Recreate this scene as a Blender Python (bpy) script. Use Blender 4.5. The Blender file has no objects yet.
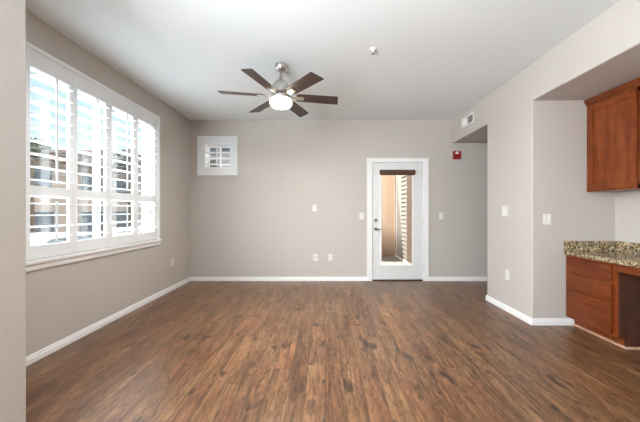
import bpy, bmesh, math, random
from mathutils import Vector, Matrix
random.seed(7)
S = bpy.context.scene
C = S.collection
PI = math.pi
R = math.radians

# ------------------------------------------------------------------ camera
cam = bpy.data.cameras.new('camera'); cam.sensor_width = 36; cam.lens = 284/640*36
cam.shift_x = -5/640; cam.clip_start = 0.02; cam.clip_end = 300
co = bpy.data.objects.new('camera', cam); C.objects.link(co)
co.location = (0, 0, 1.19); co.rotation_euler = (R(90), 0, 0)
S.camera = co

# ------------------------------------------------------------------ world and light
w = bpy.data.worlds.new('sky'); S.world = w; w.use_nodes = True
nt = w.node_tree; nt.nodes.clear()
wo = nt.nodes.new('ShaderNodeOutputWorld'); bg = nt.nodes.new('ShaderNodeBackground')
tc = nt.nodes.new('ShaderNodeTexCoord'); sx = nt.nodes.new('ShaderNodeSeparateXYZ')
rp = nt.nodes.new('ShaderNodeValToRGB')
rp.color_ramp.elements[0].position = 0.0; rp.color_ramp.elements[0].color = (0.78, 0.90, 1.0, 1)
rp.color_ramp.elements[1].position = 0.40; rp.color_ramp.elements[1].color = (0.52, 0.76, 1.0, 1)
e = rp.color_ramp.elements.new(0.62); e.color = (2.6, 2.7, 2.8, 1)    # high sky brightened out of view, to add light
e = rp.color_ramp.elements.new(1.0); e.color = (3.0, 3.1, 3.2, 1)
nt.links.new(tc.outputs['Generated'], sx.inputs[0]); nt.links.new(sx.outputs['Z'], rp.inputs[0])
nt.links.new(rp.outputs[0], bg.inputs[0]); bg.inputs[1].default_value = 1.15
nt.links.new(bg.outputs[0], wo.inputs[0])

def lamp(name, kind, loc, direction, energy, color=(1, 1, 1), **kw):
    l = bpy.data.lights.new(name, kind); l.energy = energy; l.color = color
    for k, v in kw.items(): setattr(l, k, v)
    o = bpy.data.objects.new(name, l); C.objects.link(o); o.location = loc
    o.rotation_euler = Vector(direction).to_track_quat('-Z', 'Y').to_euler()
    return o
lamp('sun', 'SUN', (-6, 6, 12), (0.80, -0.50, -1.6), 16.0, (1, 0.95, 0.88), angle=R(0.6))
# added fill lamp behind the camera, at an unseen wall opening
lamp('rear_fill', 'AREA', (-0.75, -3.45, 1.55), (0.12, 1, 0.10), 18, (0.90, 0.96, 1.0), shape='RECTANGLE', size=1.3, size_y=2.0)
# added fill lamp in an unseen recess of the left wall block
lamp('side_fill', 'AREA', (-1.58, -0.2, 1.6), (1, 0.42, 0.14), 325, (0.90, 0.96, 1.0), shape='RECTANGLE', size=1.7, size_y=1.4)
# added area lamp outside, above the view, pushing light through the left window
lamp('window_fill', 'AREA', (-4.6, 3.05, 4.7), (1, 0, -1.25), 6800, (0.90, 0.96, 1.0), shape='RECTANGLE', size=3.0, size_y=2.0)
# two glowing ceiling panels added behind the camera for fill
FILL_LAMPS = [(-0.45, -1.0), (1.1, -1.0)]
S.view_settings.view_transform = 'Standard'; S.view_settings.look = 'None'
S.view_settings.gamma = 1; S.view_settings.use_curve_mapping = False
S.view_settings.exposure = 0.10
S.cycles.max_bounces = 12; S.cycles.diffuse_bounces = 8; S.cycles.glossy_bounces = 4
S.cycles.transparent_max_bounces = 16
S.cycles.caustics_reflective = False; S.cycles.caustics_refractive = False
S.cycles.sample_clamp_indirect = 6
S.cycles.use_denoising = True

# ------------------------------------------------------------------ materials
def srgb(r, g, b):
    f = lambda c: c/12.92 if c <= 0.04045 else ((c+0.055)/1.055)**2.4
    return (f(r/255), f(g/255), f(b/255), 1)
def mat(name, col, rough=0.5, metal=0.0, bump=None, spec=0.5, coat=0, emit=None):
    m = bpy.data.materials.new(name); m.use_nodes = True
    n = m.node_tree; b = n.nodes['Principled BSDF']
    b.inputs['Base Color'].default_value = col; b.inputs['Roughness'].default_value = rough
    b.inputs['Metallic'].default_value = metal; b.inputs['Specular IOR Level'].default_value = spec
    b.inputs['Coat Weight'].default_value = coat
    t = n.nodes.new('ShaderNodeTexCoord')
    ns = n.nodes.new('ShaderNodeTexNoise'); ns.inputs['Scale'].default_value = (bump or (30, 0))[0]
    ns.inputs['Detail'].default_value = 3
    n.links.new(t.outputs['Object'], ns.inputs['Vector'])
    # faint natural mottling of the colour
    mx = n.nodes.new('ShaderNodeMixRGB'); mx.blend_type = 'MULTIPLY'; mx.inputs[0].default_value = 0.04
    mx.inputs[1].default_value = col; n.links.new(ns.outputs['Fac'], mx.inputs[2])
    n.links.new(mx.outputs[0], b.inputs['Base Color'])
    if bump:
        bp = n.nodes.new('ShaderNodeBump'); bp.inputs['Strength'].default_value = bump[1]
        bp.inputs['Distance'].default_value = 0.004
        n.links.new(ns.outputs['Fac'], bp.inputs['Height']); n.links.new(bp.outputs[0], b.inputs['Normal'])
    if emit:
        b.inputs['Emission Color'].default_value = emit[0]; b.inputs['Emission Strength'].default_value = emit[1]
    return m
M = {}
M['wall'] = mat('wall_paint', (0.53, 0.492, 0.455, 1), 0.75, bump=(55, 0.35), spec=0.25)
M['ceiling'] = mat('ceiling_paint', (0.86, 0.91, 0.925, 1), 0.85, bump=(70, 0.3), spec=0.2)
M['white'] = mat('white_trim_paint', (0.86, 0.865, 0.86, 1), 0.4)
M['shutter'] = mat('white_shutter_paint', (0.87, 0.895, 0.915, 1), 0.35)
M['door'] = mat('door_paint', (0.74, 0.745, 0.735, 1), 0.45)
M['plate'] = mat('white_plastic', (0.74, 0.72, 0.685, 1), 0.35)
M['slot'] = mat('dark_slot', (0.05, 0.05, 0.05, 1), 0.6)
M['nickel'] = mat('brushed_nickel', (0.62, 0.59, 0.55, 1), 0.28, metal=1)
M['bronze'] = mat('dark_nickel', (0.22, 0.20, 0.18, 1), 0.35, metal=1)
M['lampglass'] = mat('lit_frosted_glass', (0.95, 0.93, 0.88, 1), 0.4, emit=((1, 0.88, 0.70, 1), 14))
M['fill_panel'] = mat('fill_diffuser', (0.95, 0.95, 0.93, 1), 0.4, emit=((1, 0.98, 0.95, 1), 0.9))  # glow of the added ceiling panels
M['red'] = mat('red_plastic', (0.30, 0.010, 0.014, 1), 0.35)
M['lens'] = mat('strobe_lens', (0.8, 0.8, 0.8, 1), 0.15)
M['shade'] = mat('brown_shade_fabric', (0.075, 0.035, 0.015, 1), 0.7, bump=(200, 0.4))
M['vent_dark'] = mat('duct_interior', (0.10, 0.095, 0.085, 1), 0.9)
M['stucco_tan'] = mat('tan_stucco', (0.52, 0.365, 0.25, 1), 0.95, bump=(60, 0.6))
M['stucco_pale'] = mat('pale_stucco', (0.46, 0.38, 0.32, 1), 0.95, bump=(60, 0.6))
M['stucco_white'] = mat('white_stucco', (0.40, 0.385, 0.37, 1), 0.95, bump=(60, 0.6))
M['stucco_grey'] = mat('grey_stucco', (0.27, 0.25, 0.22, 1), 0.95, bump=(60, 0.6))
M['roof'] = mat('roof_tile', (0.30, 0.225, 0.18, 1), 0.9, bump=(20, 0.5))
M['darkglass'] = mat('dark_window_pane', (0.035, 0.045, 0.055, 1), 0.08)
M['taupe'] = mat('taupe_panel', (0.30, 0.265, 0.215, 1), 0.7)
M['slate'] = mat('grey_window_pane', (0.11, 0.125, 0.14, 1), 0.15)
M['concrete'] = mat('concrete', (0.24, 0.21, 0.19, 1), 0.9, bump=(40, 0.4))
M['asphalt'] = mat('asphalt', (0.09, 0.09, 0.09, 1), 0.95, bump=(80, 0.5))
M['leaf'] = mat('leaf', (0.085, 0.095, 0.065, 1), 0.6)
M['bark'] = mat('bark', (0.12, 0.085, 0.06, 1), 0.9, bump=(30, 0.8))
M['carpaint'] = mat('silver_car_paint', (0.42, 0.44, 0.47, 1), 0.25, metal=0.3, coat=0.5)
M['rubber'] = mat('tyre_rubber', (0.02, 0.02, 0.02, 1), 0.8)
M['brownblind'] = mat('brown_blind_fabric', (0.13, 0.085, 0.06, 1), 0.8, bump=(120, 0.4))
M['threshold'] = mat('bronze_threshold', (0.09, 0.06, 0.045, 1), 0.4, metal=0.6)

def glass(name, tint=(1, 1, 1, 1)):
    m = bpy.data.materials.new(name); m.use_nodes = True
    n = m.node_tree; n.nodes.clear()
    o = n.nodes.new('ShaderNodeOutputMaterial'); mx = n.nodes.new('ShaderNodeMixShader')
    t = n.nodes.new('ShaderNodeBsdfTransparent'); t.inputs[0].default_value = tint
    g = n.nodes.new('ShaderNodeBsdfGlossy'); g.inputs['Roughness'].default_value = 0.02
    f = n.nodes.new('ShaderNodeLayerWeight'); f.inputs[0].default_value = 0.5
    pw = n.nodes.new('ShaderNodeMath'); pw.operation = 'POWER'; pw.inputs[1].default_value = 5
    ma = n.nodes.new('ShaderNodeMath'); ma.operation = 'MULTIPLY_ADD'; ma.inputs[1].default_value = 0.9; ma.inputs[2].default_value = 0.04
    n.links.new(f.outputs['Facing'], pw.inputs[0]); n.links.new(pw.outputs[0], ma.inputs[0])
    n.links.new(ma.outputs[0], mx.inputs[0]); n.links.new(t.outputs[0], mx.inputs[1])
    n.links.new(g.outputs[0], mx.inputs[2]); n.links.new(mx.outputs[0], o.inputs[0])
    return m
M['glass'] = glass('window_glass', (0.96, 0.97, 0.97, 1))

class NB:   # tiny node builder
    def __init__(s, m):
        m.use_nodes = True; s.t = m.node_tree; s.p = s.t.nodes['Principled BSDF']
    def n(s, kind, **kw):
        x = s.t.nodes.new(kind)
        for k, v in kw.items():
            setattr(x, k, v)
        return x
    def l(s, a, b): s.t.links.new(a, b)
    def math(s, op, a, b=None, c=None):
        x = s.n('ShaderNodeMath', operation=op)
        for i, v in enumerate((a, b, c)):
            if v is None: continue
            if hasattr(v, 'is_output'): s.l(v, x.inputs[i])
            else: x.inputs[i].default_value = v
        return x.outputs[0]
    def comb(s, x, y, z):
        c = s.n('ShaderNodeCombineXYZ')
        for i, v in enumerate((x, y, z)):
            if hasattr(v, 'is_output'): s.l(v, c.inputs[i])
            else: c.inputs[i].default_value = v
        return c.outputs[0]
    def noise(s, vec, scale=1, detail=3, rough=0.5, dist=0):
        x = s.n('ShaderNodeTexNoise'); x.inputs['Scale'].default_value = scale
        x.inputs['Detail'].default_value = detail; x.inputs['Roughness'].default_value = rough
        x.inputs['Distortion'].default_value = dist; s.l(vec, x.inputs['Vector'])
        return x.outputs['Fac']
    def ramp(s, fac, stops):
        r = s.n('ShaderNodeValToRGB'); e = r.color_ramp.elements
        while len(e) < len(stops): e.new(0.5)
        for i, (p, c) in enumerate(stops):
            e[i].position = p; e[i].color = c if len(c) == 4 else (*c, 1)
        s.l(fac, r.inputs[0]); return r.outputs[0]
    def mix(s, mode, fac, a, b):
        x = s.n('ShaderNodeMixRGB', blend_type=mode)
        for i, v in enumerate((fac, a, b)):
            if hasattr(v, 'is_output'): s.l(v, x.inputs[i])
            else: x.inputs[i].default_value = v
        return x.outputs[0]

def floor_material():
    m = bpy.data.materials.new('hickory_planks'); b = NB(m)
    tcn = b.n('ShaderNodeTexCoord'); sp = b.n('ShaderNodeSeparateXYZ'); b.l(tcn.outputs['Object'], sp.inputs[0])
    X, Y = sp.outputs[0], sp.outputs[1]
    W, L = 0.128, 1.22
    u = b.math('DIVIDE', X, W); ui = b.math('FLOOR', u); uf = b.math('FRACT', u)
    wn = b.n('ShaderNodeTexWhiteNoise', noise_dimensions='1D'); b.l(ui, wn.inputs['W'])
    v = b.math('ADD', b.math('DIVIDE', Y, L), b.math('MULTIPLY', wn.outputs['Value'], 7.3))
    vi = b.math('FLOOR', v); vf = b.math('FRACT', v)
    w2 = b.n('ShaderNodeTexWhiteNoise', noise_dimensions='2D'); b.l(b.comb(ui, vi, 0), w2.inputs['Vector'])
    pid = w2.outputs['Value']
    off = b.math('MULTIPLY', pid, 37.0)
    vec = b.comb(X, Y, off)
    def sc(ax, ay, az=1.0):
        mp = b.n('ShaderNodeVectorMath', operation='MULTIPLY'); b.l(vec, mp.inputs[0]); mp.inputs[1].default_value = (ax, ay, az)
        return mp.outputs[0]
    broad = b.noise(sc(9, 1.6), 1, 5, 0.6, 0.5)
    fine = b.noise(sc(95, 4.5), 1, 5, 0.7, 0.25)
    wavy = b.noise(sc(26, 7), 1, 3, 0.55, 2.2)
    streak = b.noise(sc(48, 2.6), 1, 4, 0.6, 0.3)
    hue = b.noise(sc(3.2, 1.5), 1, 2, 0.5, 0)
    knot = b.noise(sc(10, 4.2), 1, 2.5, 0.5, 0.5)
    col = b.ramp(broad, [(0.25, (0.085, 0.040, 0.022)), (0.45, (0.155, 0.077, 0.042)), (0.62, (0.215, 0.116, 0.064)), (0.8, (0.29, 0.172, 0.098))])
    tone = b.ramp(pid, [(0, (0.86, 0.85, 0.83)), (0.5, (1.0, 0.99, 0.96)), (1, (1.14, 1.14, 1.12))])
    col = b.mix('MULTIPLY', 1, col, tone)
    col = b.mix('MULTIPLY', 1, col, b.ramp(fine, [(0.30, (0.45, 0.41, 0.38)), (0.5, (1, 1, 1)), (0.7, (1.4, 1.4, 1.38))]))
    col = b.mix('MULTIPLY', 1, col, b.ramp(streak, [(0.32, (0.78, 0.74, 0.70)), (0.5, (1, 1, 1)), (0.68, (1.2, 1.22, 1.22))]))
    col = b.mix('MULTIPLY', 1, col, b.ramp(hue, [(0.32, (1.08, 0.97, 0.88)), (0.5, (1.02, 1.0, 0.92)), (0.68, (1.0, 1.04, 0.93))]))
    col = b.mix('MULTIPLY', 1, col, b.ramp(wavy, [(0.34, (0.68, 0.63, 0.59)), (0.5, (1.0, 1.0, 1.0)), (0.66, (1.25, 1.24, 1.22))]))
    kf = b.ramp(knot, [(0.615, (0, 0, 0)), (0.72, (1, 1, 1))])
    col = b.mix('MIX', b.math('MULTIPLY', kf, 0.85), col, (0.022, 0.013, 0.010, 1))
    ed = b.math('MINIMUM', b.math('MULTIPLY', b.math('MINIMUM', uf, b.math('SUBTRACT', 1.0, uf)), W),
                b.math('MULTIPLY', b.math('MINIMUM', vf, b.math('SUBTRACT', 1.0, vf)), L))
    seam = b.ramp(b.math('DIVIDE', ed, 0.004), [(0.30, (0, 0, 0)), (0.8, (1, 1, 1))])
    col = b.mix('MIX', b.math('MULTIPLY', b.math('SUBTRACT', 1.0, seam), 0.65), col, (0.03, 0.017, 0.012, 1))
    col = b.mix('MULTIPLY', 1, col, (0.88, 0.855, 0.83, 1))
    b.l(col, b.p.inputs['Base Color'])
    b.l(b.math('ADD', b.math('MULTIPLY', fine, 0.18), 0.22), b.p.inputs['Roughness'])
    b.p.inputs['Specular IOR Level'].default_value = 0.5
    h = b.math('ADD', b.math('MULTIPLY', seam, 1.0), b.math('ADD', b.math('MULTIPLY', fine, 0.5), b.math('MULTIPLY', wavy, 0.6)))
    bp = b.n('ShaderNodeBump'); bp.inputs['Strength'].default_value = 0.28; bp.inputs['Distance'].default_value = 0.003
    b.l(h, bp.inputs['Height']); b.l(bp.outputs[0], b.p.inputs['Normal'])
    return m
M['floor'] = floor_material()

def wood(name, dark, mid, light, axis, rough=0.32):
    m = bpy.data.materials.new(name); b = NB(m)
    tcn = b.n('ShaderNodeTexCoord')
    mp = b.n('ShaderNodeVectorMath', operation='MULTIPLY'); b.l(tcn.outputs['Object'], mp.inputs[0])
    a, c = 14.0, 1.6
    mp.inputs[1].default_value = {'X': (c, a, a), 'Y': (a, c, a), 'Z': (a, a, c)}[axis]
    g = b.noise(mp.outputs[0], 1, 4, 0.6, 0.8)
    f = b.noise(mp.outputs[0], 7, 3, 0.7, 0.2)
    blotch = b.noise(tcn.outputs['Object'], 7, 2)
    col = b.ramp(g, [(0.25, dark), (0.5, mid), (0.78, light)])
    col = b.mix('MULTIPLY', 1, col, b.ramp(f, [(0.3, (0.78, 0.76, 0.74)), (0.6, (1.05, 1.05, 1.05))]))
    col = b.mix('MULTIPLY', 1, col, b.ramp(blotch, [(0.3, (0.82, 0.80, 0.78)), (0.65, (1.1, 1.1, 1.1))]))
    b.l(col, b.p.inputs['Base Color']); b.p.inputs['Roughness'].default_value = rough; b.p.inputs['Specular IOR Level'].default_value = 0.35
    bp = b.n('ShaderNodeBump'); bp.inputs['Strength'].default_value = 0.06; bp.inputs['Distance'].default_value = 0.002
    b.l(f, bp.inputs['Height']); b.l(bp.outputs[0], b.p.inputs['Normal'])
    return m
CH = ((0.125, 0.022, 0.0045), (0.190, 0.042, 0.009), (0.26, 0.072, 0.018))
M['cherry_v'] = wood('cherry_vertical_grain', *CH, 'Z')
M['cherry_h'] = wood('cherry_horizontal_grain', *[tuple(.78*v for v in c) for c in CH], 'Y')
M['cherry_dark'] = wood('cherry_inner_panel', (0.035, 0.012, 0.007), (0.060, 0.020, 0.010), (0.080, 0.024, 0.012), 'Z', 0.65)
M['cherry_trim'] = wood('light_wood_molding', (0.36, 0.20, 0.13), (0.46, 0.28, 0.19), (0.55, 0.35, 0.25), 'Y', 0.4)
M['blade'] = wood('walnut_blade', (0.035, 0.020, 0.014), (0.060, 0.034, 0.024), (0.085, 0.050, 0.036), 'X', 0.38)

def granite():
    m = bpy.data.materials.new('speckled_granite'); b = NB(m)
    tcn = b.n('ShaderNodeTexCoord'); o = tcn.outputs['Object']
    v = b.n('ShaderNodeTexVoronoi'); v.inputs['Scale'].default_value = 125; v.inputs['Randomness'].default_value = 1
    b.l(o, v.inputs['Vector'])
    sp = b.n('ShaderNodeSeparateColor'); b.l(v.outputs['Color'], sp.inputs[0])
    c = b.ramp(sp.outputs[0], [(0.0, (0.020, 0.014, 0.010)), (0.24, (0.05, 0.032, 0.018)), (0.32, (0.20, 0.13, 0.06)), (0.52, (0.30, 0.22, 0.11)), (0.70, (0.45, 0.37, 0.23)), (1.0, (0.72, 0.66, 0.52))])
    cl = b.noise(o, 22, 3, 0.6)
    c = b.mix('MULTIPLY', 1, c, b.ramp(cl, [(0.35, (0.5, 0.46, 0.42)), (0.6, (1.15, 1.1, 1.05))]))
    b.l(c, b.p.inputs['Base Color']); b.p.inputs['Roughness'].default_value = 0.12
    return m
M['granite'] = granite()

# ------------------------------------------------------------------ mesh helpers
def box(bm, x0, x1, y0, y1, z0, z1, mx=None):
    vs = [bm.verts.new((x, y, z)) for x in (x0, x1) for y in (y0, y1) for z in (z0, z1)]
    for f in ((0, 1, 3, 2), (4, 6, 7, 5), (0, 4, 5, 1), (2, 3, 7, 6), (0, 2, 6, 4), (1, 5, 7, 3)):
        bm.faces.new([vs[i] for i in f])
    if mx is not None: bmesh.ops.transform(bm, matrix=mx, verts=vs)
    return vs
def lathe(bm, prof, seg=32, centre=(0, 0, 0), axis='Z'):
    rings = []
    def P(r, h, a):
        p = (r*math.cos(a), r*math.sin(a), h)
        if axis == 'Y': p = (p[0], p[2], p[1])
        if axis == 'X': p = (p[2], p[0], p[1])
        return (p[0]+centre[0], p[1]+centre[1], p[2]+centre[2])
    for r, h in prof:
        if r < 1e-6: rings.append([bm.verts.new(P(0, h, 0))])
        else: rings.append([bm.verts.new(P(r, h, 2*PI*i/seg)) for i in range(seg)])
    for a, b in zip(rings, rings[1:]):
        for i in range(seg):
            j = (i+1) % seg
            if len(a) == 1 and len(b) == 1: continue
            if len(a) == 1: bm.faces.new((a[0], b[i], b[j]))
            elif len(b) == 1: bm.faces.new((a[i], a[j], b[0]))
            else: bm.faces.new((a[i], a[j], b[j], b[i]))
    bmesh.ops.recalc_face_normals(bm, faces=bm.faces[:])
def prism(bm, pts, axis, a0, a1):
    """pts: closed 2-D outline; extruded along the axis. Order of the two other axes is alphabetical."""
    def P(p, a):
        return {'X': (a, p[0], p[1]), 'Y': (p[0], a, p[1]), 'Z': (p[0], p[1], a)}[axis]
    A = [bm.verts.new(P(p, a0)) for p in pts]; B = [bm.verts.new(P(p, a1)) for p in pts]
    n = len(pts); fs = [bm.faces.new(A), bm.faces.new(B[::-1])]
    for i in range(n): fs.append(bm.faces.new((A[i], B[i], B[(i+1) % n], A[(i+1) % n])))
    bmesh.ops.recalc_face_normals(bm, faces=bm.faces[:])
    return A+B
def obj(name, bm, m, parent=None, smooth=False, bevel=0, kind=None, seg=2, label=None):
    bmesh.ops.recalc_face_normals(bm, faces=bm.faces[:])
    me = bpy.data.meshes.new(name); bm.to_mesh(me); bm.free()
    o = bpy.data.objects.new(name, me); C.objects.link(o)
    me.materials.append(M[m] if isinstance(m, str) else m)
    if parent is not None:
        o.parent = parent
        # parts are modelled in world space: undo the parent's transform
        o.matrix_parent_inverse = parent_mat(parent).inverted()
    if smooth:
        for p in me.polygons: p.use_smooth = True
    if bevel:
        b = o.modifiers.new('bevel', 'BEVEL'); b.width = bevel; b.segments = seg; b.limit_method = 'ANGLE'
        b.angle_limit = R(40); b.harden_normals = False
        for p in me.polygons: p.use_smooth = False
    if kind: o['kind'] = kind
    if label: o['label'] = label
    return o
def parent_mat(p):
    m = Matrix.LocRotScale(p.location, p.rotation_euler, p.scale)
    if p.parent is not None: m = parent_mat(p.parent) @ p.matrix_parent_inverse @ m
    return m
def thing(name, label, cat, loc, group=None):
    o = bpy.data.objects.new(name, None); C.objects.link(o); o.location = loc
    o.empty_display_size = 0.05
    tag(o, label, cat, group); return o
def tag(o, label, cat, group=None):
    o['label'] = label; o['category'] = cat
    if group: o['group'] = group
    return o
def bmnew(): return bmesh.new()
def boxes(name, m, lst, parent=None, **kw):
    bm = bmnew()
    for b in lst: box(bm, *b)
    return obj(name, bm, m, parent, **kw)

# ------------------------------------------------------------------ the shell
XL, XR, YB, H = -2.30, 2.163, 4.84, 2.74
ZH = 2.345
def carve(name, solid, holes, m, bevel=0.010):
    bm = bmnew(); box(bm, *solid)
    o = obj(name, bm, m, kind='structure')
    cuts = []
    for h in holes:
        b2 = bmnew(); box(b2, *h); c = obj('cutter', b2, m); cuts.append(c)
        md = o.modifiers.new('cut', 'BOOLEAN'); md.operation = 'DIFFERENCE'; md.solver = 'EXACT'; md.object = c
    if bevel:
        b = o.modifiers.new('bevel', 'BEVEL'); b.width = bevel; b.segments = 3; b.limit_method = 'ANGLE'
    dg = bpy.context.evaluated_depsgraph_get()
    me = bpy.data.meshes.new_from_object(o.evaluated_get(dg))
    o.modifiers.clear(); o.data = me
    for c in cuts: bpy.data.objects.remove(c)
    return o
boxes('floor', 'floor', [(-2.45, 3.75, -3.35, 4.86, -0.10, 0)], kind='structure')
boxes('ceiling', 'ceiling', [(-2.45, 3.75, -3.35, 4.99, H, H+0.1)], kind='structure')
DX0, DX1, DZ = 0.790, 1.682, 2.035
carve('wall_back', (-2.45, 3.75, YB, YB+0.15, -0.1, H), [(DX0, DX1, YB-.1, YB+.3, -0.2, DZ), (-2.06, -1.58, YB-.1, YB+.3, 1.90, 2.36)], 'wall', 0)
WY0, WY1, WZ0, WZ1 = 2.157, 3.865, 0.80, 2.43
carve('wall_left', (-2.45, XL, -3.35, YB, -0.1, H), [(-2.6, -2.2, WY0, WY1, WZ0, WZ1)], 'wall', 0)
carve('wall_right', (XR, 3.75, -3.35, YB, -0.05, H), [(2.0, 3.55, 3.79, 5.0, -0.2, ZH), (2.0, 3.04, -0.2, 2.967, -0.2, ZH)], 'wall', 0.012)
carve('wall_front', (-2.45, XR, -3.35, -3.2, -0.1, H), [(-1.4, 1.6, -3.5, -3.1, 0.5, 2.5)], 'wall', 0)  # opening added for the rear fill lamp
# the wall block that ends in the left foreground
carve('wall_block', (XL, -1.45, -3.2, 1.385, 0, H), [(-1.75, -1.3, -1.15, 0.75, 0.85, 2.35)], 'wall', 0.014)  # its hole is an unseen recess added for the side fill lamp

# skirting
PR = [(0, 0), (0.014, 0), (0.014, 0.040), (0.009, 0.046), (0.009, 0.060), (0.005, 0.070), (0, 0.070)]
def skirting(name, runs):
    bm = bmnew()
    for ax, fixed, sgn, a0, a1 in runs:
        pts = [(fixed+sgn*u, z) for u, z in PR]
        prism(bm, pts, ax, a0, a1)
    return obj(name, bm, 'white', kind='structure')
skirting('baseboard_left', [('Y', XL, 1, 1.385, YB)])
skirting('baseboard_back', [('X', YB, -1, XL, 0.712), ('X', YB, -1, 1.76, 3.55)])
skirting('baseboard_right', [('Y', XR, -1, 2.955, 3.80), ('X', 2.967, -1, XR-0.012, 2.595), ('X', 3.79, 1, XR, 3.55)])

# ------------------------------------------------------------------ left window
win = boxes('window_1', 'white', [   # jamb lining and outer sash frame
    (-2.45, XL, WY0, WY0+.02, WZ0, WZ1), (-2.45, XL, WY1-.02, WY1, WZ0, WZ1),
    (-2.45, XL, WY0, WY1, WZ0, WZ0+.02), (-2.45, XL, WY0, WY1, WZ1-.02, WZ1)], kind='structure')
boxes('window_frame', 'white', [
    (-2.445, -2.41, WY0+.02, WY0+.07, WZ0+.02, WZ1-.02), (-2.445, -2.41, WY1-.07, WY1-.02, WZ0+.02, WZ1-.02),
    (-2.445, -2.41, WY0+.02, WY1-.02, WZ0+.02, WZ0+.07), (-2.445, -2.41, WY0+.02, WY1-.02, WZ1-.07, WZ1-.02),
    (-2.445, -2.41, 2.985, 3.045, WZ0+.02, WZ1-.02), (-2.442, -2.412, WY0+.02, WY1-.02, 1.31, 1.37)], win)
boxes('window_pane', 'glass', [(-2.430, -2.426, WY0+.06, WY1-.06, WZ0+.06, WZ1-.06)], win)
# casing on the wall: stepped frame
bm = bmnew()
Y0, Y1, Z0, Z1 = 2.112, 3.915, 0.80, 2.485
def ring_x(t, ya, yb, za, zb, x):
    box(bm, XL-.0005, x, ya, ya+t, za, zb); box(bm, XL-.0005, x, yb-t, yb, za, zb); box(bm, XL-.0005, x, ya+t, yb-t, zb-t, zb)
ring_x(.035, Y0, Y1, Z0, Z1, -2.272); ring_x(.0195, Y0+.0355, Y1-.0355, Z0, Z1-.0355, -2.282)
obj('window_casing', bm, 'shutter', win, bevel=0.003)
bm = bmnew()
prism(bm, [(XL, 0.722), (-2.283, 0.722), (-2.278, 0.735), (-2.278, 0.768), (-2.262, 0.772), (-2.258, 0.780), (-2.258, 0.800), (-2.262, 0.805), (XL, 0.805)], 'Y', 2.095, 3.930)
obj('window_sill', bm, 'white', win)

def louver_pts(xc, zc, half, th, tilt):
    pts = []
    for i in range(16):
        a = 2*PI*i/16
        u = half*math.cos(a); v = th*math.sin(a)*(0.9 if abs(math.cos(a)) < .9 else 1)
        pts.append((xc+u*math.cos(tilt)-v*math.sin(tilt), zc+u*math.sin(tilt)+v*math.cos(tilt)))
    return pts
SHUT = ['white plantation shutter panel nearest the foreground wall, leftmost of the four in the left window',
        'white plantation shutter panel second from the left in the wide left window',
        'white plantation shutter panel third from the left in the wide left window',
        'white plantation shutter panel nearest the far corner, rightmost in the wide left window']
XS = -2.300   # centre plane of the shutters
def shutter(i, y0, y1):
    t = thing('plantation_shutter', SHUT[i], 'shutter', (XS, (y0+y1)/2, 0.815), 'white shutter panels in the left window')
    zb, zt = 0.812, 2.432
    s = 0.041; h = 0.014
    bm = bmnew()
    for a, b, c, d in ((y0, y0+s, zb, zt), (y1-s, y1, zb, zt), (y0+s, y1-s, zb, 0.917), (y0+s, y1-s, 1.308, 1.390), (y0+s, y1-s, 2.318, zt)):
        box(bm, XS-h, XS+h, a, b, c, d)
    obj('shutter_frame', bm, 'shutter', t, bevel=0.002)
    tl = R(-1)
    bm = bmnew()
    for k in range(9): prism(bm, louver_pts(XS, 1.438+.1027*k, 0.056, 0.0055, tl), 'Y', y0+s+.0015, y1-s-.0015)
    obj('upper_louvers', bm, 'shutter', t)
    bm = bmnew()
    for k in range(4): prism(bm, louver_pts(XS, 0.968+.0935*k, 0.056, 0.0055, tl), 'Y', y0+s+.0015, y1-s-.0015)
    obj('lower_louvers', bm, 'shutter', t)
    yc = (y0+y1)/2
    boxes('tilt_rod', 'shutter', [(XS+.054, XS+.066, yc-.006, yc+.006, 1.42, 2.30)], t, bevel=.002)
    boxes('tilt_rod', 'shutter', [(XS+.054, XS+.066, yc-.006, yc+.006, 0.95, 1.27)], t, bevel=.002)
    if i in (0, 3):
        for z in (1.0, 1.62, 2.25):
            bm = bmnew(); yy = y0-.002 if i == 0 else y1+.002
            lathe(bm, [(0, z-.035), (.005, z-.035), (.005, z+.035), (0, z+.035)], 10, (XS+.020, yy, 0))
            obj('hinge', bm, 'shutter', t)
P4 = 0.4235
for i in range(4): shutter(i, 2.161+P4*i+.001, 2.161+P4*(i+1)-.001)

# ------------------------------------------------------------------ small window in the back wall
w2 = boxes('window_2', 'white', [(-2.06, -2.045, YB, YB+.15, 1.90, 2.36), (-1.595, -1.58, YB, YB+.15, 1.90, 2.36),
    (-2.045, -1.595, YB, YB+.15, 1.90, 1.915), (-2.045, -1.595, YB, YB+.15, 2.345, 2.36)], kind='structure')
boxes('window_frame', 'white', [(-2.045, -2.02, YB+.10, YB+.14, 1.915, 2.345), (-1.62, -1.595, YB+.10, YB+.14, 1.915, 2.345),
    (-2.02, -1.62, YB+.10, YB+.14, 1.915, 1.94), (-2.02, -1.62, YB+.10, YB+.14, 2.32, 2.345), (-1.83, -1.81, YB+.11, YB+.135, 1.94, 2.32)], w2)
boxes('window_pane', 'glass', [(-2.03, -1.61, YB+.119, YB+.123, 1.93, 2.33)], w2)
bm = bmnew()
def ring(bm, x0, x1, z0, z1, t, ya, yb):
    box(bm, x0, x0+t, ya, yb, z0, z1); box(bm, x1-t, x1, ya, yb, z0, z1)
    box(bm, x0+t, x1-t, ya, yb, z0, z0+t); box(bm, x0+t, x1-t, ya, yb, z1-t, z1)
ring(bm, -2.163, -1.482, 1.795, 2.46, 0.045, YB-.035, YB)
obj('window_casing', bm, 'shutter', w2, bevel=.004)
t = thing('small_plantation_shutter', 'small square white shutter high on the back wall', 'shutter', (-1.8225, YB-.02, 1.84))
bm = bmnew()
box(bm, -2.118, -2.03, YB-.030, YB-.004, 1.84, 2.415); box(bm, -1.615, -1.527, YB-.030, YB-.004, 1.84, 2.415)
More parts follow.
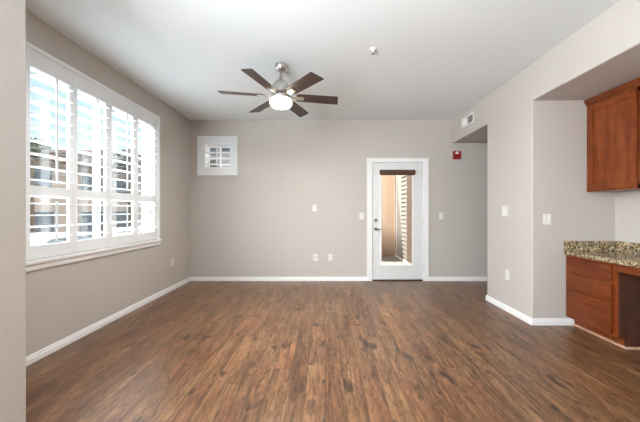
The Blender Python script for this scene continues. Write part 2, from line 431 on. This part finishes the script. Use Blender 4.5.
box(bm, -2.03, -1.615, YB-.030, YB-.004, 1.84, 1.935); box(bm, -2.03, -1.615, YB-.030, YB-.004, 2.33, 2.415)
obj('shutter_frame', bm, 'shutter', t, bevel=.003)
bm = bmnew()
for k in range(4):
    pts = louver_pts(YB-.016, 1.985+.098*k, 0.050, 0.0065, R(-7))
    prism(bm, pts, 'X', -2.028, -1.617)
obj('louvers', bm, 'shutter', t)
boxes('tilt_rod', 'shutter', [(-1.828, -1.816, YB-.082, YB-.068, 1.95, 2.31)], t, bevel=.002)

# ------------------------------------------------------------------ balcony door
tr = bmnew()
for x0, x1, z0, z1 in ((0.712, DX0+.012, 0, DZ+.055), (DX1-.012, 1.760, 0, DZ+.055), (DX0+.012, DX1-.012, DZ-.012, DZ+.055)):
    box(tr, x0, x1, YB-.016, YB, z0, z1)
for x0, x1, z0, z1 in ((0.712, 0.728, 0, DZ+.055), (1.744, 1.760, 0, DZ+.055), (0.728, 1.744, DZ+.039, DZ+.055)):
    box(tr, x0, x1, YB-.024, YB-.016, z0, z1)
for x0, x1, z0, z1 in ((DX0, DX0+.018, 0, DZ), (DX1-.018, DX1, 0, DZ), (DX0+.018, DX1-.018, DZ-.018, DZ)):
    box(tr, x0, x1, YB, YB+.15, z0, z1)
obj('trim_1', tr, 'white', kind='structure', bevel=.002)
A, B = DX0+.022, DX1-.022
GX0, GX1, GZ0, GZ1 = 0.955, 1.495, 0.265, 1.875
dr = boxes('door_1', 'door', [(A, GX0, YB+.012, YB+.056, 0.022, DZ-.022), (GX1, B, YB+.012, YB+.056, 0.022, DZ-.022),
    (GX0, GX1, YB+.012, YB+.056, 0.022, GZ0), (GX0, GX1, YB+.012, YB+.056, GZ1, DZ-.022)], kind='structure')
bm = bmnew(); ring(bm, GX0-.022, GX1+.022, GZ0-.022, GZ1+.022, .032, YB+.002, YB+.014)
obj('glazing_bead', bm, 'white', dr, bevel=.004)
boxes('door_glass', 'glass', [(GX0, GX1, YB+.030, YB+.034, GZ0, GZ1)], dr)
rs = boxes('roller_shade', 'shade', [(0.928, 1.528, YB-.048, YB+.002, 1.812, 1.888)], dr, bevel=.008, label='dark brown rolled-up shade cassette')
boxes('bottom_bar', 'shade', [(0.945, 1.511, YB-.036, YB-.022, 1.796, 1.813)], rs, bevel=.003)
def cyl(bm, c, r, l, axis='Y', seg=24, rim=0.25):
    lathe(bm, [(0, -l/2), (r*(1-rim), -l/2), (r, -l/2+r*.2), (r, l/2), (0, l/2)], seg, c, axis)
bm = bmnew(); cyl(bm, (0.868, YB-.004, 0.882), .026, .024); cyl(bm, (0.868, YB-.026, .882), .011, .034)
prism(bm, [(0.860, .873), (0.868, .869), (0.93, .874), (0.972, .880), (0.976, .886), (0.972, .891), (0.93, .889), (0.868, .895), (0.860, .891)], 'Y', YB-.052, YB-.038)
obj('door_handle', bm, 'bronze', dr)
bm = bmnew(); cyl(bm, (0.868, YB-.002, 1.035), .026, .028); box(bm, .863, .873, YB-.034, YB-.014, 1.02, 1.05)
obj('deadbolt', bm, 'bronze', dr)
boxes('threshold', 'threshold', [(DX0+.018, DX1-.018, YB-.01, YB+.15, 0.0, 0.018)], dr, bevel=.003)
for z in (0.25, 1.02, 1.80):
    bm = bmnew(); lathe(bm, [(0, z-.045), (.006, z-.045), (.006, z+.045), (0, z+.045)], 10, (B+.004, YB+.006, 0)); obj('hinge', bm, 'nickel', dr)

# ------------------------------------------------------------------ balcony and outside
boxes('balcony_floor', 'concrete', [(0.0, 1.85, YB+.15, 7.75, -0.12, -0.005)], kind='structure')
boxes('balcony_wall_left', 'stucco_tan', [(-0.15, 0.0, YB+.15, 7.72, -0.12, 1.6)], kind='structure')  # unseen side wall, added and sized to shape the balcony's light
boxes('light_block_upper', 'stucco_pale', [(-2.45, 3.75, -3.35, 4.99, H+.1, 6.5)], kind='structure')  # unseen mass added to keep the outside lamp off the balcony
boxes('balcony_sun_block', 'stucco_tan', [(-0.2, 2.05, YB+.15, 6.3, 2.9, 3.0)], kind='structure')  # unseen slab added to stop a sun streak through the door
boxes('balcony_wall_far', 'stucco_tan', [(0.0, 1.85, 7.58, 7.72, 0, 2.9)], kind='structure')
carve('balcony_wall_right', (1.85, 2.05, YB+.15, 7.75, -0.12, 2.9), [(1.7, 1.98, 5.7, 7.42, 0.03, 2.35)], 'stucco_tan', 0)
wb = boxes('window_3', 'white', [(1.842, 1.90, 7.36, 7.43, 0.0, 2.36), (1.842, 1.90, 5.66, 5.73, 0.0, 2.36), (1.842, 1.90, 5.73, 7.36, 0.0, .05),
      (1.842, 1.90, 5.73, 7.36, 2.30, 2.36)], kind='structure')
boxes('window_frame', 'taupe', [(1.856, 1.885, 6.92, 7.36, 0.05, 2.30), (1.876, 1.886, 6.40, 6.92, 0.05, 2.30)], wb)
boxes('corner_post', 'bronze', [(1.834, 1.842, 7.37, 7.42, 0.06, 2.36)], wb)
bm = bmnew()
for k in range(22): box(bm, 1.846, 1.872, 6.46, 6.86, 0.10+.1*k, 0.165+.1*k)
box(bm, 1.846, 1.88, 6.86, 6.90, .05, 2.3); box(bm, 1.846, 1.88, 6.42, 6.46, .05, 2.3)
obj('shutter_slats', bm, 'stucco_grey', wb)
boxes('window_pane', 'darkglass', [(1.890, 1.896, 5.73, 7.36, .05, 2.3)], wb)
t = thing('vertical_blind', 'brown vertical blind seen through the balcony door glass', 'blind', (1.86, 6.1, 0.05))
bm = bmnew()
for k in range(9): box(bm, 1.838, 1.850, 5.78+.07*k, 5.838+.07*k, 0.06, 2.27)
obj('slats', bm, 'brownblind', t)
boxes('head_rail', 'brownblind', [(1.820, 1.858, 5.75, 6.42, 2.265, 2.31)], t)

boxes('ground', 'asphalt', [(-60, 60, -40, 80, -0.9, -0.8)], kind='structure')
def building(name, label, x, y0, y1, ztop, wallm, wins, depth=6, roofh=0.35, over=0.5, floor_lines=()):
    t = thing(name, label, 'building', (x-depth/2, (y0+y1)/2, -0.8))
    boxes('wall', wallm, [(x-depth, x, y0, y1, -0.8, ztop)], t)
    boxes('roof', 'roof', [(x-depth-over, x+over, y0-over, y1+over, ztop, ztop+roofh*.35), (x-depth+.3, x-.3, y0+.3, y1-.3, ztop+roofh*.35, ztop+roofh)], t)
    for (a, b, c, d) in wins:
        f = boxes('window', 'stucco_white', [(x, x+.05, a-.06, b+.06, c-.06, d+.06)], t)
        boxes('pane', 'slate', [(x+.05, x+.06, a, b, c, d)], f)
    return t
wl = []
yy = 8.6
k = 0
while yy < 24:
    wl.append((yy, yy+1.15, 1.95, 2.95)); wl.append((yy, yy+1.25, 0.0, 1.15)); yy += 2.15 + .5*(k % 2); k += 1
building('apartment_building', 'tan low apartment building with dark windows seen through the near shutters', -11.5, 7.0, 18.0, 3.25, 'stucco_pale', [q for q in wl if q[1] < 17.6])
building('apartment_building', 'pale farther apartment block seen through the shutters near the far corner', -15.3, 20.0, 34.0, 5.2, 'stucco_white',
    [(y, y+1.5, z, z+1.2) for y in (21, 24, 27, 30) for z in (0.4, 3.1)])
# houses seen through the little back window
hs = building('house', 'pale multi-storey house with dark windows seen through the small back window', -7.0, 28.0, 34.0, 9.5, 'stucco_white', [], depth=7)
for x, z0, z1, wd in ((-12.0, 6.75, 7.6, 1.3), (-12.0, 5.3, 6.2, 1.3), (-12.0, 3.9, 4.8, 1.3), (-10.2, 6.9, 7.5, 1.5), (-10.2, 4.0, 4.5, 1.5)):
    f = boxes('window', 'taupe', [(x-.06, x+wd+.06, 27.95, 28.0, z0-.06, z1+.06)], hs)
    boxes('pane', 'slate', [(x, x+wd, 27.94, 27.95, z0, z1)], f)

def leafy(bm, c, r, n, rnd):
    for _ in range(n):
        while True:
            p = Vector((rnd.uniform(-1, 1), rnd.uniform(-1, 1), rnd.uniform(-1, 1)))
            if 0.35 < p.length < 1: break
        q = Vector(c)+Vector((p.x*r[0], p.y*r[1], p.z*r[2]))
        s = rnd.uniform(.05, .11)
        a = Vector((rnd.uniform(-1, 1), rnd.uniform(-1, 1), rnd.uniform(-1, 1))).normalized()
        b = a.orthogonal().normalized()
        vs = [bm.verts.new(q+a*s), bm.verts.new(q+b*s*.5), bm.verts.new(q-a*s), bm.verts.new(q-b*s*.5)]
        bm.faces.new(vs)
def tree(label, x, y, h, r, trunk, name='leafy_tree'):
    rnd = random.Random(int(x*31+y*17))
    t = thing(name, label, 'tree', (x, y, -.8))
    bm = bmnew(); lathe(bm, [(0, -.8), (trunk, -.8), (trunk*.7, h-r*.6), (0, h-r*.4)], 10, (x, y, 0)); obj('trunk', bm, 'bark', t)
    bm = bmnew()
    for k in range(5):
        a = k*1.3
        leafy(bm, (x+math.cos(a)*r*.4, y+math.sin(a)*r*.4, h-r*.2+.25*r*math.sin(k*2.1)), (r*.6, r*.6, r*.5), 260, rnd)
    o = obj('foliage', bm, 'leaf', t)
tree('dark leafy tree rising above the tan building roof', -10.2, 9.9, 3.45, .5, .06)
tree('leafy tree seen through the third shutter panel from the left', -9.6, 13.9, 3.75, .75, .09)
tree('small leafy tree seen through the rightmost shutter panel', -9.6, 17.6, 2.8, .8, .08)
tree('leafy tree seen through the small square back window', -7.1, 17.0, 4.1, .6, .08)

def car(label, x, y, m):
    t = thing('parked_car', label, 'car', (x, y, -.8))
    bm = bmnew()
    pts = [(-2.1, -.5), (-2.15, -.1), (-1.9, .08), (-1.25, .12), (-.7, .55), (.75, .57), (1.35, .15), (2.05, .08), (2.15, -.2), (2.1, -.5)]
    prism(bm, [(y+a, b) for a, b in pts], 'X', x-.85, x+.85)
    body = obj('body', bm, m, t, bevel=.06, seg=3)
    bm = bmnew()
    prism(bm, [(y-1.1, .14), (y-.66, .49), (y-.03, .50), (y-.03, .14)], 'X', x-.87, x+.87)
    prism(bm, [(y+.04, .14), (y+.04, .50), (y+.70, .50), (y+1.18, .16)], 'X', x-.87, x+.87)
    obj('side_window', bm, 'darkglass', t)
    for dx in (-.8, .8):
        for dy in (-1.35, 1.35):
            bm = bmnew(); cyl(bm, (x+dx, y+dy, -.49), .31, .2, 'X'); obj('wheel', bm, 'rubber', t)
car('silver car parked outside behind the left shutter panels', -7.6, 7.6, 'carpaint')
# low white wall seen through the lower louvers
boxes('garden_wall', 'stucco_white', [(-7.9, -7.7, 10.5, 15.5, -.8, 0.55)], kind='structure')

# ------------------------------------------------------------------ ceiling fan
FX, FY, FZ = -0.469, 3.02, 2.394
fan = thing('ceiling_fan', 'brushed nickel ceiling fan with six dark blades and a lit bowl', 'ceiling fan', (FX, FY, H))
bm = bmnew(); lathe(bm, [(0, H), (.062, H), (.064, H-.012), (.058, H-.040), (.040, H-.062), (.020, H-.070), (0, H-.070)], 40, (FX, FY, 0)); obj('canopy', bm, 'nickel', fan, smooth=True)
bm = bmnew(); lathe(bm, [(0, H-.065), (.011, H-.065), (.011, 2.60), (0, 2.60)], 20, (FX, FY, 0)); obj('downrod', bm, 'nickel', fan, smooth=True)
bm = bmnew(); lathe(bm, [(0, 2.625), (.018, 2.625), (.022, 2.600), (.026, 2.585), (.055, 2.568), (.080, 2.535), (.090, 2.495), (.090, 2.462), (.096, 2.455), (.096, 2.444), (.085, 2.436), (0, 2.436)], 48, (FX, FY, 0))
obj('motor_housing', bm, 'nickel', fan, smooth=True)
bm = bmnew(); lathe(bm, [(0, 2.440), (.060, 2.440), (.070, 2.420), (.112, 2.405), (.122, 2.395), (.122, 2.372), (.116, 2.366), (0, 2.366)], 48, (FX, FY, 0))
obj('light_ring', bm, 'nickel', fan, smooth=True)
bm = bmnew(); lathe(bm, [(0, 2.368), (.113, 2.368), (.116, 2.350), (.112, 2.322), (.096, 2.303), (.060, 2.292), (0, 2.288)], 48, (FX, FY, 0))
obj('lamp_bowl', bm, 'lampglass', fan, smooth=True, label='lit frosted glass lamp bowl')
lamp('fan_lamp_light', 'AREA', (FX, FY, 2.280), (0, 0, -1), 38, (1.0, 0.97, 0.92), shape='DISK', size=0.17)
def blade_mesh():
    bm = bmnew()
    n = 8; up = []; lo = []
    outline = [(.165, -.050), (.20, -.060), (.60, -.068), (.608, -.062), (.632, .060), (.626, .068), (.20, .062), (.165, .052)]
    T = [bm.verts.new((a, b, .004)) for a, b in outline]; Bv = [bm.verts.new((a, b, -.004)) for a, b in outline]
    bm.faces.new(T); bm.faces.new(Bv[::-1])
    for i in range(8): bm.faces.new((T[i], Bv[i], Bv[(i+1) % 8], T[(i+1) % 8]))
    bmesh.ops.recalc_face_normals(bm, faces=bm.faces[:])
    me = bpy.data.meshes.new('fan_blade'); bm.to_mesh(me); bm.free(); me.materials.append(M['blade']); return me
def iron_mesh():
    bm = bmnew()
    prism(bm, [(.070, -.016), (.13, -.012), (.165, -.026), (.245, -.024), (.245, .024), (.165, .026), (.13, .012), (.070, .016)], 'Z', -.012, -.004)
    for a, b in ((.19, -.012), (.19, .012), (.225, 0)): lathe(bm, [(0, -.016), (.005, -.016), (.005, -.010), (0, -.010)], 10, (a, b, 0))
    me = bpy.data.meshes.new('blade_bracket'); bm.to_mesh(me); bm.free(); me.materials.append(M['nickel']); return me
bme, ime = blade_mesh(), iron_mesh()
for k in range(6):
    rot = Matrix.Translation((0, 0, FZ+.012-H)) @ Matrix.Rotation(R(10.5+60*k), 4, 'Z') @ Matrix.Rotation(R(-13), 4, 'X')
    o = bpy.data.objects.new('fan_blade', bme); C.objects.link(o); o.parent = fan; o.matrix_local = rot
    q = bpy.data.objects.new('blade_bracket', ime); C.objects.link(q); q.parent = o

# ------------------------------------------------------------------ small fittings
bm = bmnew(); lathe(bm, [(0, H), (.036, H), (.036, H-.004), (.028, H-.010), (.014, H-.012), (.010, H-.030), (0, H-.030)], 32, (.46, 2.72, 0))
sp = obj('sprinkler_head', bm, 'white', None, smooth=True); tag(sp, 'small white fire sprinkler head on the ceiling right of the fan', 'sprinkler')
bm = bmnew(); lathe(bm, [(0, H-.030), (.006, H-.030), (.006, H-.044), (.015, H-.045), (.015, H-.048), (0, H-.048)], 16, (.46, 2.72, 0)); obj('deflector', bm, 'bronze', sp)

def frame_for(c, n):
    """matrix: local x along the wall, local y out of the wall, local z up"""
    n = Vector(n); z = Vector((0, 0, 1)); x = n.cross(z)
    return Matrix(((x.x, n.x, z.x, c[0]), (x.y, n.y, z.y, c[1]), (x.z, n.z, z.z, c[2]), (0, 0, 0, 1)))
def plate(name, label, cat, c, n, kind, group=None, wd=.072, ht=.115):
    mx = frame_for(c, n)
    t = thing(name, label, cat, c, group)
    bm = bmnew(); box(bm, -wd/2, wd/2, 0, .006, -ht/2, ht/2, mx); obj('cover_plate', bm, 'plate', t, bevel=.002)
    if kind == 'outlet':
        for s in (-1, 1):
            bm = bmnew(); box(bm, -.017, .017, .006, .0085, s*.020-.0145, s*.020+.0145, mx); f = obj('receptacle', bm, 'plate', t, bevel=.001)
            bm = bmnew()
            for u in (-.007, .005): box(bm, u, u+.002, .0085, .0089, s*.020-.004, s*.020+.006, mx)
            box(bm, -.002, .002, .0085, .0089, s*.020-.012, s*.020-.008, mx)
            obj('slot', bm, 'slot', f)
    if kind == 'jack':
        bm = bmnew(); box(bm, -.008, .008, .006, .009, -.010, .010, mx); obj('jack', bm, 'slot', t)
    if kind == 'toggle':
        bm = bmnew(); box(bm, -.012, .012, .006, .008, -.022, .022, mx); box(bm, -.005, .005, .008, .018, -.004, .012, mx); obj('toggle', bm, 'plate', t, bevel=.001)
    if kind == 'rocker':
        bm = bmnew(); box(bm, -.017, .017, .006, .009, -.034, .034, mx); box(bm, -.0155, .0155, .009, .012, 0, .032, mx); obj('rocker', bm, 'plate', t, bevel=.001)
    if kind == 'rocker2':
        for s in (-1, 1):
            bm = bmnew(); box(bm, s*.020-.015, s*.020+.015, .006, .009, -.034, .034, mx); box(bm, s*.020-.0135, s*.020+.0135, .009, .012, 0, .032, mx); obj('rocker', bm, 'plate', t, bevel=.001)
    return t
plate('light_switch', 'white toggle switch in the middle of the back wall above the outlets', 'switch', (-.179, YB, 1.24), (0, -1, 0), 'toggle')
plate('wall_jack', 'white cable jack plate low on back wall, left of its neighbour outlet', 'outlet', (-.162, YB, .401), (0, -1, 0), 'jack')
plate('wall_outlet', 'white outlet low on the back wall between the jack plate and the door', 'outlet', (.090, YB, .401), (0, -1, 0), 'outlet', 'white wall outlets')
plate('light_switch', 'white rocker switch just left of the balcony door', 'switch', (.622, YB, 1.105), (0, -1, 0), 'rocker')
plate('light_switch', 'white rocker switch right of the door, below the red fire strobe', 'switch', (1.976, YB, 1.105), (0, -1, 0), 'rocker')
plate('wall_outlet', 'pale outlet on the left wall near the far corner', 'outlet', (XL, 4.278, .422), (1, 0, 0), 'outlet', 'white wall outlets')
plate('wall_outlet', 'white outlet low on the right pillar below the thermostat', 'outlet', (XR, 3.36, .433), (-1, 0, 0), 'outlet', 'white wall outlets')
plate('light_switch', 'white double switch on the recess wall left of the wooden cabinets', 'switch', (2.319, 2.967, 1.106), (0, -1, 0), 'rocker2', wd=.082)
t = thing('thermostat', 'small white thermostat box at eye level on the right pillar', 'thermostat', (XR, 3.39, 1.19))
boxes('case', 'plate', [(XR-.030, XR, 3.352, 3.428, 1.130, 1.250)], t, bevel=.004)
boxes('display', 'plate', [(XR-.0315, XR-.030, 3.372, 3.408, 1.195, 1.228)], t)
# fire alarm strobe
t = thing('fire_alarm_strobe', 'red fire alarm strobe on the back wall right of the door', 'fire alarm', (2.232, YB, 2.14))
boxes('housing', 'red', [(2.172, 2.296, YB-.045, YB, 2.068, 2.206)], t, bevel=.008)
bm = bmnew(); prism(bm, [(2.196, 2.150), (2.256, 2.150), (2.246, 2.192), (2.206, 2.192)], 'Y', YB-.062, YB-.045); obj('strobe_lens', bm, 'lens', t, bevel=.003, label='clear white strobe lens')
boxes('sounder_grille', 'shade', [(2.192, 2.200, YB-.047, YB-.045, 2.085, 2.14), (2.206, 2.212, YB-.047, YB-.045, 2.085, 2.14)], t)
# air register
t = thing('air_vent', 'white air supply vent high on the right wall above the hall opening', 'vent', (XR, 4.305, 2.558))
bm = bmnew()
vy0, vy1, vz0, vz1 = 4.12, 4.49, 2.475, 2.64
for a, b, c, d in ((vy0, vy0+.028, vz0, vz1), (vy1-.028, vy1, vz0, vz1), (vy0+.028, vy1-.028, vz0, vz0+.028), (vy0+.028, vy1-.028, vz1-.028, vz1), (4.296, 4.306, vz0+.028, vz1-.028)):
    box(bm, XR-.009, XR, a, b, c, d)
obj('vent_frame', bm, 'plate', t, bevel=.003)
boxes('duct_mouth', 'vent_dark', [(XR-.0012, XR-.0002, vy0+.02, vy1-.02, vz0+.02, vz1-.02)], t)
bm = bmnew()
for k in range(8):   # near bank angled towards the camera, far bank away
    for y, ang in ((4.158+.0175*k, 58), (4.318+.0175*k, -50)):
        box(bm, -.0065, .0065, -.0009, .0009, vz0+.028, vz1-.028, Matrix.Translation((XR-.0075, y, 0)) @ Matrix.Rotation(R(ang), 4, 'Z'))
obj('vanes', bm, 'plate', t)

# unseen lamps behind the camera, added to brighten the room
for i, (x, y) in enumerate(FILL_LAMPS):
    t = thing('fill_light', 'square ceiling fill light added behind the camera, ' + ('left of the pair' if i == 0 else 'right of the pair'), 'ceiling light', (x, y, H), 'added ceiling fill lights')
    boxes('rim', 'white', [(x-.30, x+.30, y-.30, y+.30, H-.045, H)], t, bevel=.005)
    boxes('diffuser', 'fill_panel', [(x-.27, x+.27, y-.27, y+.27, H-.06, H-.045)], t, bevel=.004)

# ------------------------------------------------------------------ cabinets in the recess
YN = 2.966
wc = thing('wall_cabinet', 'reddish-brown wooden wall cabinet hung high in the right recess', 'cabinet', (3.04, 2.5, 1.385))
boxes('body', 'cherry_v', [(2.752, 3.039, 2.03, YN, 1.388, 2.29), (2.735, 2.752, 2.925, YN, 1.388, 2.29), (2.735, 2.752, 2.445, 2.487, 1.388, 2.29),
    (2.735, 2.752, 2.03, 2.07, 1.388, 2.29), (2.735, 2.752, 2.07, 2.925, 1.388, 1.43), (2.735, 2.752, 2.07, 2.925, 2.235, 2.29)], wc)
bm = bmnew()
prism(bm, [(2.735, 2.278), (2.728, 2.278), (2.726, 2.292), (2.716, 2.298), (2.712, 2.314), (2.702, 2.320), (2.700, 2.338), (2.735, 2.338)], 'Y', 2.02, YN)
box(bm, 2.735, 3.039, 2.02, YN, 2.291, 2.338)
obj('crown_molding', bm, 'cherry_h', wc)
def door_leaf(y0, y1, z0, z1, par, name='door', st=.044):
    bm = bmnew(); x = 2.735
    for a, b, c, d in ((y0, y0+st, z0, z1), (y1-st, y1, z0, z1), (y0+st, y1-st, z0, z0+st), (y0+st, y1-st, z1-st, z1)):
        box(bm, x-.019, x, a, b, c, d)
    d = obj(name, bm, 'cherry_v', par, bevel=.0025)
    boxes('inset_panel', 'cherry_v', [(x-.006, x-.001, y0+st-.004, y1-st+.004, z0+st-.004, z1-st+.004)], d)
    return d
door_leaf(2.478, 2.930, 1.412, 2.250, wc)
door_leaf(2.050, 2.440, 1.412, 2.250, wc)

def base_cabinet(y0, y1, label, apron_to=None):
    t = thing('base_cabinet', label, 'cabinet', (2.8, (y0+y1)/2, 0), 'low cabinets under the counter')
    XF = 2.518
    boxes('body', 'cherry_v', [(XF+.019, 3.039, y0+.018, y1, 0.092, 0.736), (2.60, 3.039, y0+.018, y1, 0, .092)], t)
    boxes('face_frame', 'cherry_v', [(XF, XF+.019, y0, y0+.040, .092, .736), (XF, XF+.019, y1-.040, y1, .092, .736), (XF, XF+.019, y0+.04, y1-.04, .092, .13),
        (XF, XF+.019, y0+.04, y1-.04, .70, .736), (XF, XF+.019, y0+.04, y1-.04, .545, .575), (XF, XF+.019, y0+.04, y1-.04, .385, .42)], t, bevel=.001)
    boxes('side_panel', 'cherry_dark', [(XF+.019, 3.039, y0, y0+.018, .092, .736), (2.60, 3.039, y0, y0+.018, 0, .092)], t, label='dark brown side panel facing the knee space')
    for a, b in ((.576, .716), (.404, .560), (.112, .388)):
        boxes('drawer', 'cherry_h', [(XF-.021, XF-.001, y0+.030, y1-.022, a, b)], t, bevel=.004)
    bm = bmnew(); prism(bm, [(2.60, 0), (2.583, 0), (2.585, .012), (2.592, .018), (2.60, .019)], 'Y', y0-.012, y1)
    prism(bm, [(y0, 0), (y0-.015, 0), (y0-.013, .012), (y0-.007, .018), (y0, .019)], 'X', 2.585, 3.039)
    obj('shoe_molding', bm, 'cherry_trim', t, label='pale wood strip along the foot')
    if apron_to is not None:
        boxes('apron', 'cherry_h', [(XF, XF+.020, apron_to, y0, .668, .736)], t)
    return t
base_cabinet(2.449, YN, 'reddish-brown three-drawer base cabinet under the granite counter beside the recess wall', 1.30)
base_cabinet(0.76, 1.298, 'second reddish-brown drawer base cabinet across the knee space, outside the picture')
ct = thing('countertop', 'speckled brown and cream granite desk counter on the wooden cabinets', 'countertop', (2.77, 1.84, .737))
boxes('slab', 'granite', [(2.492, 3.036, 0.72, YN, .737, .775)], ct, bevel=.006, seg=3)
boxes('backsplash', 'granite', [(2.492, 3.039, YN-.020, YN, .7755, .879), (3.019, 3.039, 0.72, YN-.020, .7755, .879)], ct, bevel=.002)
